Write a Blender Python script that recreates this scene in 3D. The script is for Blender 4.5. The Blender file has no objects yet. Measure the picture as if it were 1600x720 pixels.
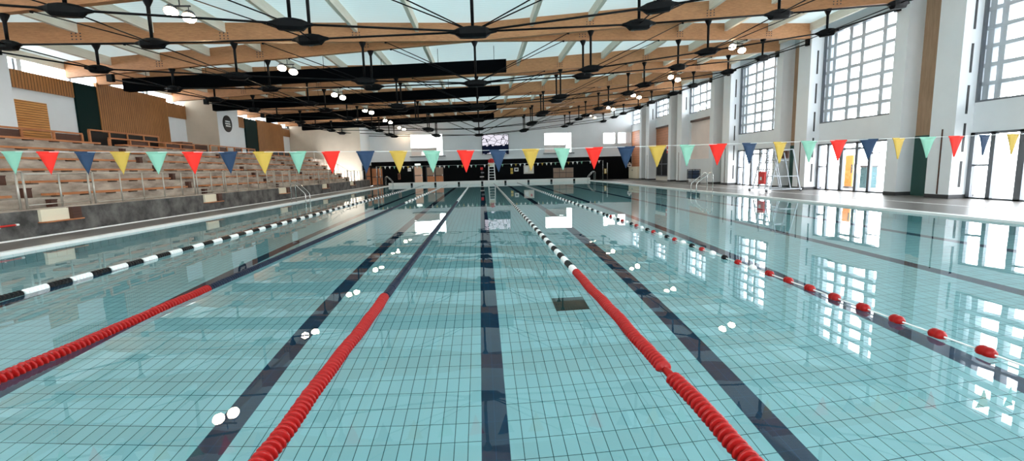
import bpy, math, random
import numpy as np
from mathutils import Vector, Matrix
random.seed(7)
S = bpy.context.scene
COL = S.collection
PI = math.pi

# ---------------------------------------------------------------- camera (solved from the lane geometry; 1600x720 frame)
FPX, PITCH, YAW, ROLL = 725.68, 0.131744, 0.061957, -0.0261329
CP = np.array([-0.046, 0.0, 1.4994])
_F = np.array([math.sin(YAW)*math.cos(PITCH), math.cos(YAW)*math.cos(PITCH), -math.sin(PITCH)])
_R = np.array([math.cos(YAW), -math.sin(YAW), 0.0])
_U = np.cross(_R, _F)
_c, _s = math.cos(ROLL), math.sin(ROLL)
CR, CU = _R*_c + _U*_s, -_R*_s + _U*_c
def _ray(x, y): return _F*FPX + CR*(x-800) - CU*(y-360)
def atY(x, y, Y):
    d = _ray(x, y); p = CP + d*((Y-CP[1])/d[1]); return p[0], p[2]

cam = bpy.data.cameras.new('camera'); camo = bpy.data.objects.new('camera', cam); COL.objects.link(camo)
cam.sensor_width = 36.0; cam.lens = 36.0*FPX/1600.0; cam.clip_end = 300
M = Matrix(((CR[0], CU[0], -_F[0], CP[0]), (CR[1], CU[1], -_F[1], CP[1]), (CR[2], CU[2], -_F[2], CP[2]), (0, 0, 0, 1)))
camo.matrix_world = M
S.camera = camo

# ---------------------------------------------------------------- materials
def lin(h):
    h = h.lstrip('#'); out = []
    for i in (0, 2, 4):
        c = int(h[i:i+2], 16)/255.0
        out.append(c/12.92 if c <= 0.04045 else ((c+0.055)/1.055)**2.4)
    return (*out, 1.0)

def newmat(name):
    m = bpy.data.materials.new(name); m.use_nodes = True
    nt = m.node_tree; nt.nodes.clear()
    out = nt.nodes.new('ShaderNodeOutputMaterial')
    return m, nt, out

class NT:
    """small node helper"""
    def __init__(s, nt): s.nt = nt
    def n(s, t, **kw):
        o = s.nt.nodes.new(t)
        for k, v in kw.items(): setattr(o, k, v)
        return o
    def l(s, a, b): s.nt.links.new(a, b)
    def math(s, op, a, b=None, c=None):
        o = s.n('ShaderNodeMath', operation=op)
        for i, v in enumerate((a, b, c)):
            if v is None: continue
            if isinstance(v, (int, float)): o.inputs[i].default_value = v
            else: s.l(v, o.inputs[i])
        return o.outputs[0]
    def mix(s, fac, a, b):
        o = s.n('ShaderNodeMix', data_type='RGBA')
        for sock, v in ((o.inputs[0], fac), (o.inputs[6], a), (o.inputs[7], b)):
            if isinstance(v, (int, float)): sock.default_value = v
            elif isinstance(v, tuple): sock.default_value = v
            else: s.l(v, sock)
        return o.outputs[2]

def princ(name, col, rough=0.5, metal=0.0, spec=0.5, noise=0.0, nscale=6.0, stretch=(1, 1, 1), col2=None, bump=0.0, bscale=60.0):
    m, nt, out = newmat(name); h = NT(nt)
    b = h.n('ShaderNodeBsdfPrincipled'); h.l(b.outputs[0], out.inputs[0])
    b.inputs['Roughness'].default_value = rough; b.inputs['Metallic'].default_value = metal
    b.inputs['Specular IOR Level'].default_value = spec
    c = lin(col)
    tc = h.n('ShaderNodeTexCoord')
    if noise > 0 or col2:
        mp = h.n('ShaderNodeMapping'); mp.inputs['Scale'].default_value = stretch
        h.l(tc.outputs['Object'], mp.inputs[0])
        nz = h.n('ShaderNodeTexNoise'); nz.inputs['Scale'].default_value = nscale; nz.inputs['Detail'].default_value = 5.0
        nz.inputs['Roughness'].default_value = 0.62
        h.l(mp.outputs[0], nz.inputs['Vector'])
        c2 = lin(col2) if col2 else tuple(max(0, v*(1-noise)) for v in c[:3])+(1,)
        rr = h.n('ShaderNodeValToRGB'); rr.color_ramp.elements[0].position = 0.36; rr.color_ramp.elements[1].position = 0.66
        rr.color_ramp.elements[0].color = c2; rr.color_ramp.elements[1].color = c
        h.l(nz.outputs[0], rr.inputs[0]); h.l(rr.outputs[0], b.inputs['Base Color'])
    else:
        b.inputs['Base Color'].default_value = c
    if bump > 0:
        nb = h.n('ShaderNodeTexNoise'); nb.inputs['Scale'].default_value = bscale; nb.inputs['Detail'].default_value = 3
        h.l(tc.outputs['Object'], nb.inputs['Vector'])
        bp = h.n('ShaderNodeBump'); bp.inputs['Strength'].default_value = bump; bp.inputs['Distance'].default_value = 0.02
        h.l(nb.outputs[0], bp.inputs['Height']); h.l(bp.outputs[0], b.inputs['Normal'])
    return m

def emit(name, col, strength):
    m, nt, out = newmat(name); h = NT(nt)
    e = h.n('ShaderNodeEmission'); e.inputs[0].default_value = lin(col); e.inputs[1].default_value = strength
    h.l(e.outputs[0], out.inputs[0]); return m

def glass_pane(name, tint='ffffff', refl=0.07, dens=0.0, body='dfe8ea'):
    m, nt, out = newmat(name); h = NT(nt)
    t = h.n('ShaderNodeBsdfTransparent'); t.inputs[0].default_value = lin(tint)
    g = h.n('ShaderNodeBsdfGlossy'); g.inputs['Roughness'].default_value = 0.02
    mx = h.n('ShaderNodeMixShader')
    lw = h.n('ShaderNodeLayerWeight'); lw.inputs[0].default_value = 0.5
    h.l(h.math('ADD', 0.04, h.math('MULTIPLY', h.math('POWER', lw.outputs['Facing'], 5.0), 0.6)), mx.inputs[0]); h.l(t.outputs[0], mx.inputs[1]); h.l(g.outputs[0], mx.inputs[2])
    last = mx.outputs[0]
    if dens > 0:   # frosted share
        d = h.n('ShaderNodeBsdfTranslucent'); d.inputs[0].default_value = lin(body)
        m2 = h.n('ShaderNodeMixShader'); m2.inputs[0].default_value = dens
        h.l(last, m2.inputs[1]); h.l(d.outputs[0], m2.inputs[2]); last = m2.outputs[0]
    h.l(last, out.inputs[0]); return m

def tile_mat(name, base, grout, line=None, sx=0.125, sy=0.25, gw=0.006, axes=(0, 1), rough=0.25, var=0.05):
    m, nt, out = newmat(name); h = NT(nt)
    b = h.n('ShaderNodeBsdfPrincipled'); h.l(b.outputs[0], out.inputs[0]); b.inputs['Roughness'].default_value = rough
    tc = h.n('ShaderNodeTexCoord'); sp = h.n('ShaderNodeSeparateXYZ'); h.l(tc.outputs['Object'], sp.inputs[0])
    u, v = sp.outputs[axes[0]], sp.outputs[axes[1]]
    us, vs = h.math('DIVIDE', u, sx), h.math('DIVIDE', v, sy)
    def edge(q, s):
        f = h.math('FRACT', q); d = h.math('MINIMUM', f, h.math('SUBTRACT', 1.0, f))
        return h.math('LESS_THAN', d, gw*0.5/s)
    g = h.math('MAXIMUM', edge(us, sx), edge(vs, sy))
    cb = h.n('ShaderNodeCombineXYZ'); h.l(h.math('FLOOR', us), cb.inputs[0]); h.l(h.math('FLOOR', vs), cb.inputs[1])
    wn = h.n('ShaderNodeTexWhiteNoise', noise_dimensions='3D'); h.l(cb.outputs[0], wn.inputs[0])
    c = lin(base); ca = tuple(x*(1-var) for x in c[:3])+(1,); cc = tuple(min(1, x*(1+var)) for x in c[:3])+(1,)
    col = h.mix(wn.outputs[0], ca, cc)
    if line:
        # navy lane lines set in the tiles, one every 2.5 m
        k = h.math('MULTIPLY', h.math('ROUND', h.math('DIVIDE', u, 2.5)), 2.5)
        dx = h.math('ABSOLUTE', h.math('SUBTRACT', u, k))
        inl = h.math('LESS_THAN', dx, 0.125)
        cross = h.math('LESS_THAN', dx, 0.5)
        iny = h.math('MULTIPLY', h.math('GREATER_THAN', v, 2.25), h.math('LESS_THAN', v, 48.5))
        cry = h.math('MULTIPLY', h.math('GREATER_THAN', v, 48.25), h.math('LESS_THAN', v, 48.5))
        inx = h.math('MULTIPLY', h.math('GREATER_THAN', u, -8.6), h.math('LESS_THAN', u, 10.6))
        mask = h.math('MULTIPLY', h.math('MAXIMUM', h.math('MULTIPLY', inl, iny), h.math('MULTIPLY', cross, cry)), inx)
        ln = lin(line); la = tuple(x*0.85 for x in ln[:3])+(1,)
        col = h.mix(mask, col, h.mix(wn.outputs[0], la, ln))
        gcol = h.mix(mask, lin(grout), tuple(x*1.5 for x in ln[:3])+(1,))
    else: gcol = lin(grout)
    col = h.mix(g, col, gcol)
    h.l(col, b.inputs['Base Color'])
    return m

def wood_mat(name, c1, c2, axis=1, scale=3.0, rough=0.55, plank=None):
    m, nt, out = newmat(name); h = NT(nt)
    b = h.n('ShaderNodeBsdfPrincipled'); h.l(b.outputs[0], out.inputs[0]); b.inputs['Roughness'].default_value = rough
    tc = h.n('ShaderNodeTexCoord'); mp = h.n('ShaderNodeMapping'); sc = [9.0, 9.0, 9.0]; sc[axis] = 0.5
    mp.inputs['Scale'].default_value = sc; h.l(tc.outputs['Object'], mp.inputs[0])
    nz = h.n('ShaderNodeTexNoise'); nz.inputs['Scale'].default_value = scale; nz.inputs['Detail'].default_value = 6; nz.inputs['Roughness'].default_value = 0.65
    h.l(mp.outputs[0], nz.inputs['Vector'])
    n2 = h.n('ShaderNodeTexNoise'); n2.inputs['Scale'].default_value = 0.6; n2.inputs['Detail'].default_value = 2
    h.l(tc.outputs['Object'], n2.inputs['Vector'])
    f = h.math('ADD', h.math('MULTIPLY', nz.outputs[0], 0.7), h.math('MULTIPLY', n2.outputs[0], 0.3))
    rr = h.n('ShaderNodeValToRGB'); rr.color_ramp.elements[0].position = 0.35; rr.color_ramp.elements[1].position = 0.65
    rr.color_ramp.elements[0].color = lin(c2); rr.color_ramp.elements[1].color = lin(c1)
    h.l(f, rr.inputs[0]); col = rr.outputs[0]
    if plank:   # (axis index, width): narrow dark joints between battens
        sp = h.n('ShaderNodeSeparateXYZ'); h.l(tc.outputs['Object'], sp.inputs[0])
        fr = h.math('FRACT', h.math('DIVIDE', sp.outputs[plank[0]], plank[1]))
        g = h.math('LESS_THAN', fr, plank[2])
        col = h.mix(g, col, tuple(x*0.22 for x in lin(c2)[:3])+(1,))
    h.l(col, b.inputs['Base Color'])
    return m

m_pool = tile_mat('pool floor tile', '9cd3d9', '235a62', line='063350', gw=0.0075)
m_poolx = tile_mat('pool wall tile across', '93d2d8', '3d7d84', axes=(0, 2), sx=0.25, sy=0.125, gw=0.008)
m_pooly = tile_mat('pool wall tile along', '93d2d8', '3d7d84', axes=(1, 2), sx=0.25, sy=0.125, gw=0.008)
m_deck = tile_mat('deck tile taupe', '67615d', '534e4b', sx=0.3, sy=0.3, gw=0.006, rough=0.35, var=0.06)
m_coping = princ('white coping', 'f4f4f2', 0.35)
m_white = princ('white wall paint', 'eceff2', 0.7, noise=0.05, nscale=0.7)
m_render = princ('pale beige render', 'e6e0d6', 0.8, noise=0.08, nscale=1.2)
m_black = princ('black wall cladding', '07090c', 0.6, spec=0.08)
m_green = princ('dark green wall', '0c2624', 0.6, spec=0.1)
m_greenR = princ('grey green niche wall', '2c4f49', 0.55)
m_conc = princ('front wall concrete', '706d6a', 0.75, col2='343231', nscale=1.6, bump=0.3, bscale=8)
m_tier = princ('stand concrete', 'c2b3a4', 0.8, col2='85776c', nscale=1.3, stretch=(1, 0.6, 2), bump=0.3, bscale=10)
m_beam = wood_mat('glulam beam', 'c68d60', 'a26f48', axis=0)
m_purlin = wood_mat('pale purlin wood', 'eee6d8', 'ded1bd', axis=1)
m_bench = wood_mat('bench oak', 'd08a58', '9d5a34', axis=1, scale=4)
m_brown = wood_mat('dark brown wood', '5d3626', '3a2018', axis=1)
m_batten = wood_mat('vertical batten cladding', 'b57b45', '8a5527', axis=2, plank=(1, 0.14, 0.2))
m_orange = wood_mat('slat panel with painted glow', 'e2a25c', 'b87434', axis=1, plank=(2, 0.1, 0.22))  # warm light on the slats is put into the wood tones
m_terra = wood_mat('terracotta wood panel', 'cf8a62', 'b06c46', axis=1, plank=(2, 0.25, 0.05))
m_pink = princ('pale pink blind', 'f6e4dc', 0.7, noise=0.06, nscale=1.0)
m_niche = wood_mat('niche timber', 'b9977a', '9b7a5e', axis=2)
m_steelblk = princ('black painted steel', '07080a', 0.45, spec=0.12)
m_baffle = princ('black acoustic fabric', '06080b', 0.9, spec=0.03)
m_steel = princ('brushed steel', 'c9c9c6', 0.25, metal=1.0)
m_rail = princ('galvanised rail', 'bdb6ac', 0.4, metal=0.6)
m_alu = princ('grey aluminium frame', '6f7379', 0.4, metal=0.3)
m_louver = princ('pale concrete louver', 'b9c0c6', 0.7)
m_slot = princ('dark slot', '3a3a3c', 0.6)
m_red = princ('red float plastic', '9a0f0d', 0.35, spec=0.25)
m_redx = princ('red paint', 'd8201c', 0.4)
m_navy = princ('navy float plastic', '0a1a30', 0.4, spec=0.2)
m_whitep = princ('white plastic', 'f2f2f0', 0.35)
m_blackp = princ('black plastic', '0a0c0f', 0.45, spec=0.2)
m_cable = princ('rope cable', 'e6e6e2', 0.4)
m_fg = princ('green flag cloth', '7cae98', 0.8)
m_fr = princ('red flag cloth', 'e02212', 0.8)
m_fb = princ('navy flag cloth', '18324f', 0.8)
m_fy = princ('yellow flag cloth', 'b8983f', 0.8)
m_cord = princ('white cord', 'eeeeec', 0.7)
m_drain = princ('dark floor drain', '0a3a3c', 0.5)
m_glass = glass_pane('window glass')
m_frost = glass_pane('door glass', dens=0.0)
m_lens = emit('floodlight lens', 'ffdcb0', 130.0)
m_lampb = princ('grey lamp housing', '3b3b3c', 0.5)
m_pave = princ('outside paving', 'cfcfcd', 0.9, noise=0.08, nscale=2)
m_cream = princ('cream paint', 'eadfc6', 0.7)
m_yellow = princ('yellow plastic', 'd9b84a', 0.5)
m_blue = princ('dark blue crate plastic', '1c3350', 0.5)
m_panelw = princ('white panel', 'f3f3f0', 0.5)
m_leaf0 = wood_mat('corner door wood', 'c98052', 'a8653c', axis=2)
m_tubew = princ('grey white tube', 'aab0b6', 0.4, metal=0.2)
m_beige = princ('beige near face', 'c9baa8', 0.8, noise=0.08, nscale=1.2)  # darker beige for thin sheets over the near faces of white blocks
m_teal = princ('teal bin', '1c464c', 0.5)
m_orangeb = princ('orange panel', 'c8782a', 0.6)

# ceiling: pale teal deck with fine ribs across, translucency added to brighten it
def ceil_mat():
    m, nt, out = newmat('pale teal roof deck'); h = NT(nt)
    b = h.n('ShaderNodeBsdfPrincipled'); h.l(b.outputs[0], out.inputs[0]); b.inputs['Roughness'].default_value = 0.6
    tc = h.n('ShaderNodeTexCoord'); sp = h.n('ShaderNodeSeparateXYZ'); h.l(tc.outputs['Object'], sp.inputs[0])
    fr = h.math('FRACT', h.math('DIVIDE', sp.outputs[1], 0.2)); g = h.math('LESS_THAN', fr, 0.12)
    nz = h.n('ShaderNodeTexNoise'); nz.inputs['Scale'].default_value = 0.35; h.l(tc.outputs['Object'], nz.inputs['Vector'])
    col = h.mix(nz.outputs[0], lin('dcecec'), lin('e8f3f2'))
    cc = h.mix(g, col, lin('cbdedd'))
    h.l(cc, b.inputs['Base Color'])
    tr = h.n('ShaderNodeBsdfTranslucent'); h.l(h.mix(1.0, cc, h.mix(nz.outputs[0], lin('c9dcdd'), lin('d6e6e6'))), tr.inputs[0])
    mx = h.n('ShaderNodeMixShader'); mx.inputs[0].default_value = 0.046
    h.l(b.outputs[0], mx.inputs[1]); h.l(tr.outputs[0], mx.inputs[2]); h.l(mx.outputs[0], out.inputs[0]); return m
m_ceil = ceil_mat()

def water_mat():
    m, nt, out = newmat('pool water'); h = NT(nt)
    g = h.n('ShaderNodeBsdfGlass'); g.inputs['IOR'].default_value = 1.33; g.inputs['Roughness'].default_value = 0.0
    tc = h.n('ShaderNodeTexCoord')
    n1 = h.n('ShaderNodeTexNoise'); n1.inputs['Scale'].default_value = 1.3; n1.inputs['Detail'].default_value = 1.5
    h.l(tc.outputs['Object'], n1.inputs['Vector'])
    bp = h.n('ShaderNodeBump'); bp.inputs['Strength'].default_value = 0.085; bp.inputs['Distance'].default_value = 0.02
    h.l(n1.outputs[0], bp.inputs['Height']); h.l(bp.outputs[0], g.inputs['Normal'])
    h.l(g.outputs[0], out.inputs[0]); return m
m_water = water_mat()

# ---------------------------------------------------------------- mesh helpers
class MB:
    def __init__(s): s.v = []; s.f = []; s.m = []; s.sm = []
    def quad(s, pts, m=0, smooth=False):
        i = len(s.v); s.v += [tuple(p) for p in pts]; s.f.append(tuple(range(i, i+len(pts)))); s.m.append(m); s.sm.append(smooth)
    def box(s, x0, x1, y0, y1, z0, z1, m=0):
        if x0 > x1: x0, x1 = x1, x0
        if y0 > y1: y0, y1 = y1, y0
        if z0 > z1: z0, z1 = z1, z0
        i = len(s.v)
        s.v += [(x, y, z) for z in (z0, z1) for y in (y0, y1) for x in (x0, x1)]
        for f in ((0, 2, 3, 1), (4, 5, 7, 6), (0, 1, 5, 4), (2, 6, 7, 3), (0, 4, 6, 2), (1, 3, 7, 5)):
            s.f.append(tuple(i+k for k in f)); s.m.append(m); s.sm.append(False)
        return s
    def hexa(s, P, m=0):
        """8 points: bottom 4 (ccw), top 4"""
        i = len(s.v); s.v += [tuple(p) for p in P]
        for f in ((3, 2, 1, 0), (4, 5, 6, 7), (0, 1, 5, 4), (1, 2, 6, 5), (2, 3, 7, 6), (3, 0, 4, 7)):
            s.f.append(tuple(i+k for k in f)); s.m.append(m); s.sm.append(False)
        return s
    def bar(s, p0, p1, w, hgt, m=0, up=(0, 0, 1)):
        p0, p1 = Vector(p0), Vector(p1); d = (p1-p0).normalized(); u = Vector(up)
        sd = d.cross(u)
        if sd.length < 1e-4: sd = d.cross(Vector((1, 0, 0)))
        sd.normalize(); u = sd.cross(d).normalized(); a = sd*w/2; b = u*hgt/2
        return s.hexa([p0-a-b, p0+a-b, p1+a-b, p1-a-b, p0-a+b, p0+a+b, p1+a+b, p1-a+b], m)
    def rings(s, rings, m=0, cap=True, smooth=True):
        n = len(rings[0]); i0 = len(s.v)
        for r in rings: s.v += [tuple(p) for p in r]
        for k in range(len(rings)-1):
            for j in range(n):
                a = i0+k*n+j; b = i0+k*n+(j+1) % n
                s.f.append((a, b, b+n, a+n)); s.m.append(m); s.sm.append(smooth)
        if cap:
            s.f.append(tuple(i0+j for j in reversed(range(n)))); s.m.append(m); s.sm.append(False)
            e = i0+(len(rings)-1)*n
            s.f.append(tuple(e+j for j in range(n))); s.m.append(m); s.sm.append(False)
        return s
    def lathe(s, c, axis, prof, n=12, m=0, smooth=True):
        """profile [(t along axis, radius)] about the line through c along axis"""
        c = Vector(c); d = Vector(axis).normalized()
        a = d.cross(Vector((0, 0, 1)))
        if a.length < 1e-3: a = Vector((1, 0, 0))
        a.normalize(); b = d.cross(a)
        R = [[c+d*t+(a*math.cos(2*PI*j/n)+b*math.sin(2*PI*j/n))*r for j in range(n)] for t, r in prof]
        return s.rings(R, m, True, smooth)
    def rod(s, p0, p1, r, n=8, m=0, r1=None):
        p0, p1 = Vector(p0), Vector(p1); L = (p1-p0).length
        return s.lathe(p0, p1-p0, [(0, r), (L, r if r1 is None else r1)], n, m)
    def tube(s, pts, r, n=8, m=0):
        pts = [Vector(p) for p in pts]; R = []
        ref = Vector((0.13, 0.2, 1))
        for i, p in enumerate(pts):
            d = (pts[min(i+1, len(pts)-1)]-pts[max(i-1, 0)]).normalized()
            a = d.cross(ref)
            if a.length < 0.05: a = d.cross(Vector((1, 0.3, 0)))
            a.normalize(); b = d.cross(a).normalized()
            if R: # keep ring orientation steady
                pa = R[-1][1]; a = (pa - d*pa.dot(d)).normalized(); b = d.cross(a)
            R.append(([p+(a*math.cos(2*PI*j/n)+b*math.sin(2*PI*j/n))*r for j in range(n)], a))
        return s.rings([q[0] for q in R], m)
    def build(s, name, mats, parent=None, offset=None):
        me = bpy.data.meshes.new(name)
        v = s.v if offset is None else [(p[0]-offset[0], p[1]-offset[1], p[2]-offset[2]) for p in s.v]
        me.from_pydata(v, [], s.f)
        if not isinstance(mats, (list, tuple)): mats = [mats]
        for m in mats: me.materials.append(m)
        me.polygons.foreach_set('material_index', s.m); me.polygons.foreach_set('use_smooth', s.sm)
        me.update()
        o = bpy.data.objects.new(name, me); COL.objects.link(o)
        if offset is not None and parent is None: o.location = offset
        if parent is not None: o.parent = parent
        return o

def tag(o, label, cat, group=None, kind=None):
    o['label'] = label; o['category'] = cat
    if group: o['group'] = group
    if kind: o['kind'] = kind
    return o
def thing(name, label, cat, loc=(0, 0, 0), group=None):
    o = bpy.data.objects.new(name, None); COL.objects.link(o); o.location = loc; o.empty_display_size = 0.2
    return tag(o, label, cat, group)
def struct(o): o['kind'] = 'structure'; return o
def boxobj(name, x0, x1, y0, y1, z0, z1, mat, parent=None):
    return MB().box(x0, x1, y0, y1, z0, z1).build(name, mat, parent)
def sbox(name, *a): return struct(boxobj(name, *a))
ORD = ['first', 'second', 'third', 'fourth', 'fifth', 'sixth', 'seventh', 'eighth', 'ninth', 'tenth']

# ================================================================= SETTING
XL, XR, YN, YF = -9.9, 11.75, 0.35, 50.35          # pool edges
ZD = 0.05                                         # deck level
XW, XP = 17.05, 16.4                               # right wall plane and pilaster fronts
YB = 52.5                                         # end wall
def zb(x): return 6.88+0.038*x                     # underside of beams
def zt(x): return zb(x)+0.72

o = boxobj('floor_pool', XL-0.3, XR+0.3, YN-0.3, YF+0.3, -2.05, -1.9, m_pool); struct(o)
sbox('wall_pool_left', XL-0.25, XL, YN, YF, -1.9, -0.02, m_pooly)
sbox('wall_pool_right', XR, XR+0.25, YN, YF, -1.9, -0.02, m_pooly)
sbox('wall_pool_near', XL-0.25, XR+0.25, YN-0.25, YN, -1.9, -0.02, m_poolx)
sbox('wall_pool_far', XL-0.25, XR+0.25, YF, YF+0.25, -1.9, -0.02, m_poolx)
mb = MB(); mb.quad([(XL, YN, 0), (XR, YN, 0), (XR, YF, 0), (XL, YF, 0)])
o = mb.build('water', m_water); struct(o)
# deck
sbox('floor_deck_right', XR+0.25, 19.0, -4.5, YB+0.3, -0.25, ZD, m_deck)
sbox('floor_deck_left', -12.0, XL-0.22, -4.5, YB+0.3, -0.25, ZD, m_deck)
sbox('floor_deck_near', XL-0.22, XR+0.25, -4.5, YN-0.2, -0.25, ZD, m_deck)
sbox('floor_deck_far', XL-0.22, XR+0.25, YF+0.25, YB+0.3, -0.25, ZD, m_deck)
# coping
sbox('trim_1', XL-0.22, XL, YN-0.2, YF+0.25, -0.03, ZD+0.012, m_coping)
sbox('trim_2', XR, XR+0.25, YN-0.2, YF+0.25, -0.03, ZD+0.012, m_coping)
sbox('trim_3', XL, XR, YN-0.2, YN, -0.03, ZD+0.012, m_coping)
# pale lines in the decks
sbox('trim_4', 14.22, 14.3, -4, 50.5, ZD, ZD+0.006, m_coping)
sbox('trim_5', -11.66, -11.58, -4, 50.5, ZD, ZD+0.03, m_coping)
# far end bulkhead with lane markers
bk = sbox('wall_bulkhead', XL-0.05, XR+0.02, YF-0.02, YF+0.6, -0.4, 0.33, m_panelw)
for k in range(-3, 5):
    boxobj('lane_marker', 2.5*k-0.11, 2.5*k+0.11, YF-0.05, YF-0.02, -0.35, 0.27, m_blackp, bk)

# floor drain
g = MB()
for i in range(9): g.box(1.01+i*0.055, 1.01+i*0.055+0.04, 6.64, 7.14, -1.897, -1.885)
dr = thing('floor_drain', 'dark square drain grate set in the pool floor', 'drain', (1.25, 6.9, -1.9))
MB().box(-0.25, 0.25, -0.26, 0.26, 0.0, 0.008).build('drain_pan', m_drain, dr)
g = MB()
for i in range(12): g.box(-0.24+i*0.041, -0.24+i*0.041+0.028, -0.245, 0.245, 0.008, 0.02)
g.build('grate', m_drain, dr)

# ---- ceiling
mb = MB(); x0, x1, y0, y1 = -21.5, 17.6, -5.2, 53.0
mb.quad([(x0, y0, zt(x0)), (x0, y1, zt(x0)), (x1, y1, zt(x1)), (x1, y0, zt(x1))])
struct(mb.build('ceiling', m_ceil))
XC = -0.12
for i in range(-8, 8):
    x = XC+2.36*i
    if i == 0: continue
    mb = MB(); mb.box(x-0.07, x+0.07, -5, YB, zt(x)-0.36, zt(x)+0.003)
    struct(mb.build('purlin_beam', m_purlin))

# ---- right wall: bays of 7.45 m
def bayY(k): return 15.41+7.45*k
nwin = [0]; ndoor = [0]
def portal(loc, rot, sx, sy):
    l = bpy.data.lights.new('daylight_portal', 'AREA'); l.shape = 'RECTANGLE'; l.size = sx; l.size_y = sy
    l.cycles.is_portal = True
    p = bpy.data.objects.new('daylight_portal', l); COL.objects.link(p); p.location = loc; p.rotation_euler = rot

def louver_window(y0, y1, z0, z1, xw, verts, rows):
    nwin[0] += 1
    f = MB(); t = 0.06
    f.box(xw-0.02, xw+0.1, y0, y1, z0, z0+t); f.box(xw-0.02, xw+0.1, y0, y1, z1-t, z1)
    f.box(xw-0.02, xw+0.1, y0, y0+t, z0+t, z1-t); f.box(xw-0.02, xw+0.1, y1-t, y1, z0+t, z1-t)
    w = struct(f.build('window_%d' % nwin[0], m_alu))
    boxobj('window_pane', xw+0.03, xw+0.045, y0+t, y1-t, z0+t, z1-t, m_glass, w)
    lv = MB(); xo = xw+0.14
    for q in range(rows+1):
        z = z0+(z1-z0)*q/rows
        lv.box(xo, xo+0.30, y0, y1, z-0.065, z+0.065)
    for v in verts:
        yy = y1-(y1-y0)*v
        lv.box(xo+0.02, xo+0.28, yy-0.10, yy+0.10, z0-0.05, z1+0.05)
    lv.build('louver_grid', m_louver, w)
    portal((xw-0.06, (y0+y1)/2, (z0+z1)/2), (0, PI/2, 0), z1-z0, y1-y0)
    return w

def glazed_doors(Y0, xw, ztop):
    """aluminium door screen of one bay; Y0 is the far pilaster face, posts run towards the camera"""
    ndoor[0] += 1
    ya = Y0-4.75
    posts = [(0.0, 0.14), (0.66, 0.14), (1.50, 0.2), (2.42, 0.16), (3.15, 0.14), (4.61, 0.14)]
    f = MB()
    for d, w in posts: f.box(xw-0.03, xw+0.09, Y0-d-w, Y0-d, ZD, ztop)
    f.box(xw-0.03, xw+0.09, ya, Y0, ztop-0.08, ztop); f.box(xw-0.03, xw+0.09, ya, Y0, ZD, ZD+0.06)
    f.box(xw-0.025, xw+0.085, Y0-0.66, Y0-0.14, 1.18, 1.24)
    f.box(xw-0.025, xw+0.085, Y0-3.15, Y0-1.70, 1.98, 2.06)
    f.box(xw-0.025, xw+0.085, ya, Y0-3.29, 1.76, 1.8)
    d = struct(f.build('door_%d' % ndoor[0], m_alu))
    edges = [(0.14, 0.66), (0.80, 1.50), (1.70, 2.42), (2.58, 3.15), (3.29, 4.61)]
    for a, b in edges:
        boxobj('door_pane', xw+0.02, xw+0.035, Y0-b, Y0-a, ZD+0.06, ztop-0.08, m_frost, d)
    boxobj('door_handle', xw-0.09, xw-0.05, Y0-2.36, Y0-2.32, 0.9, 1.3, m_steel, d)
    boxobj('door_handle', xw-0.09, xw-0.05, Y0-2.66, Y0-2.62, 0.9, 1.3, m_steel, d)
    portal((xw-0.06, Y0-2.37, ZD+ztop/2), (0, PI/2, 0), ztop, 4.7)

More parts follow.
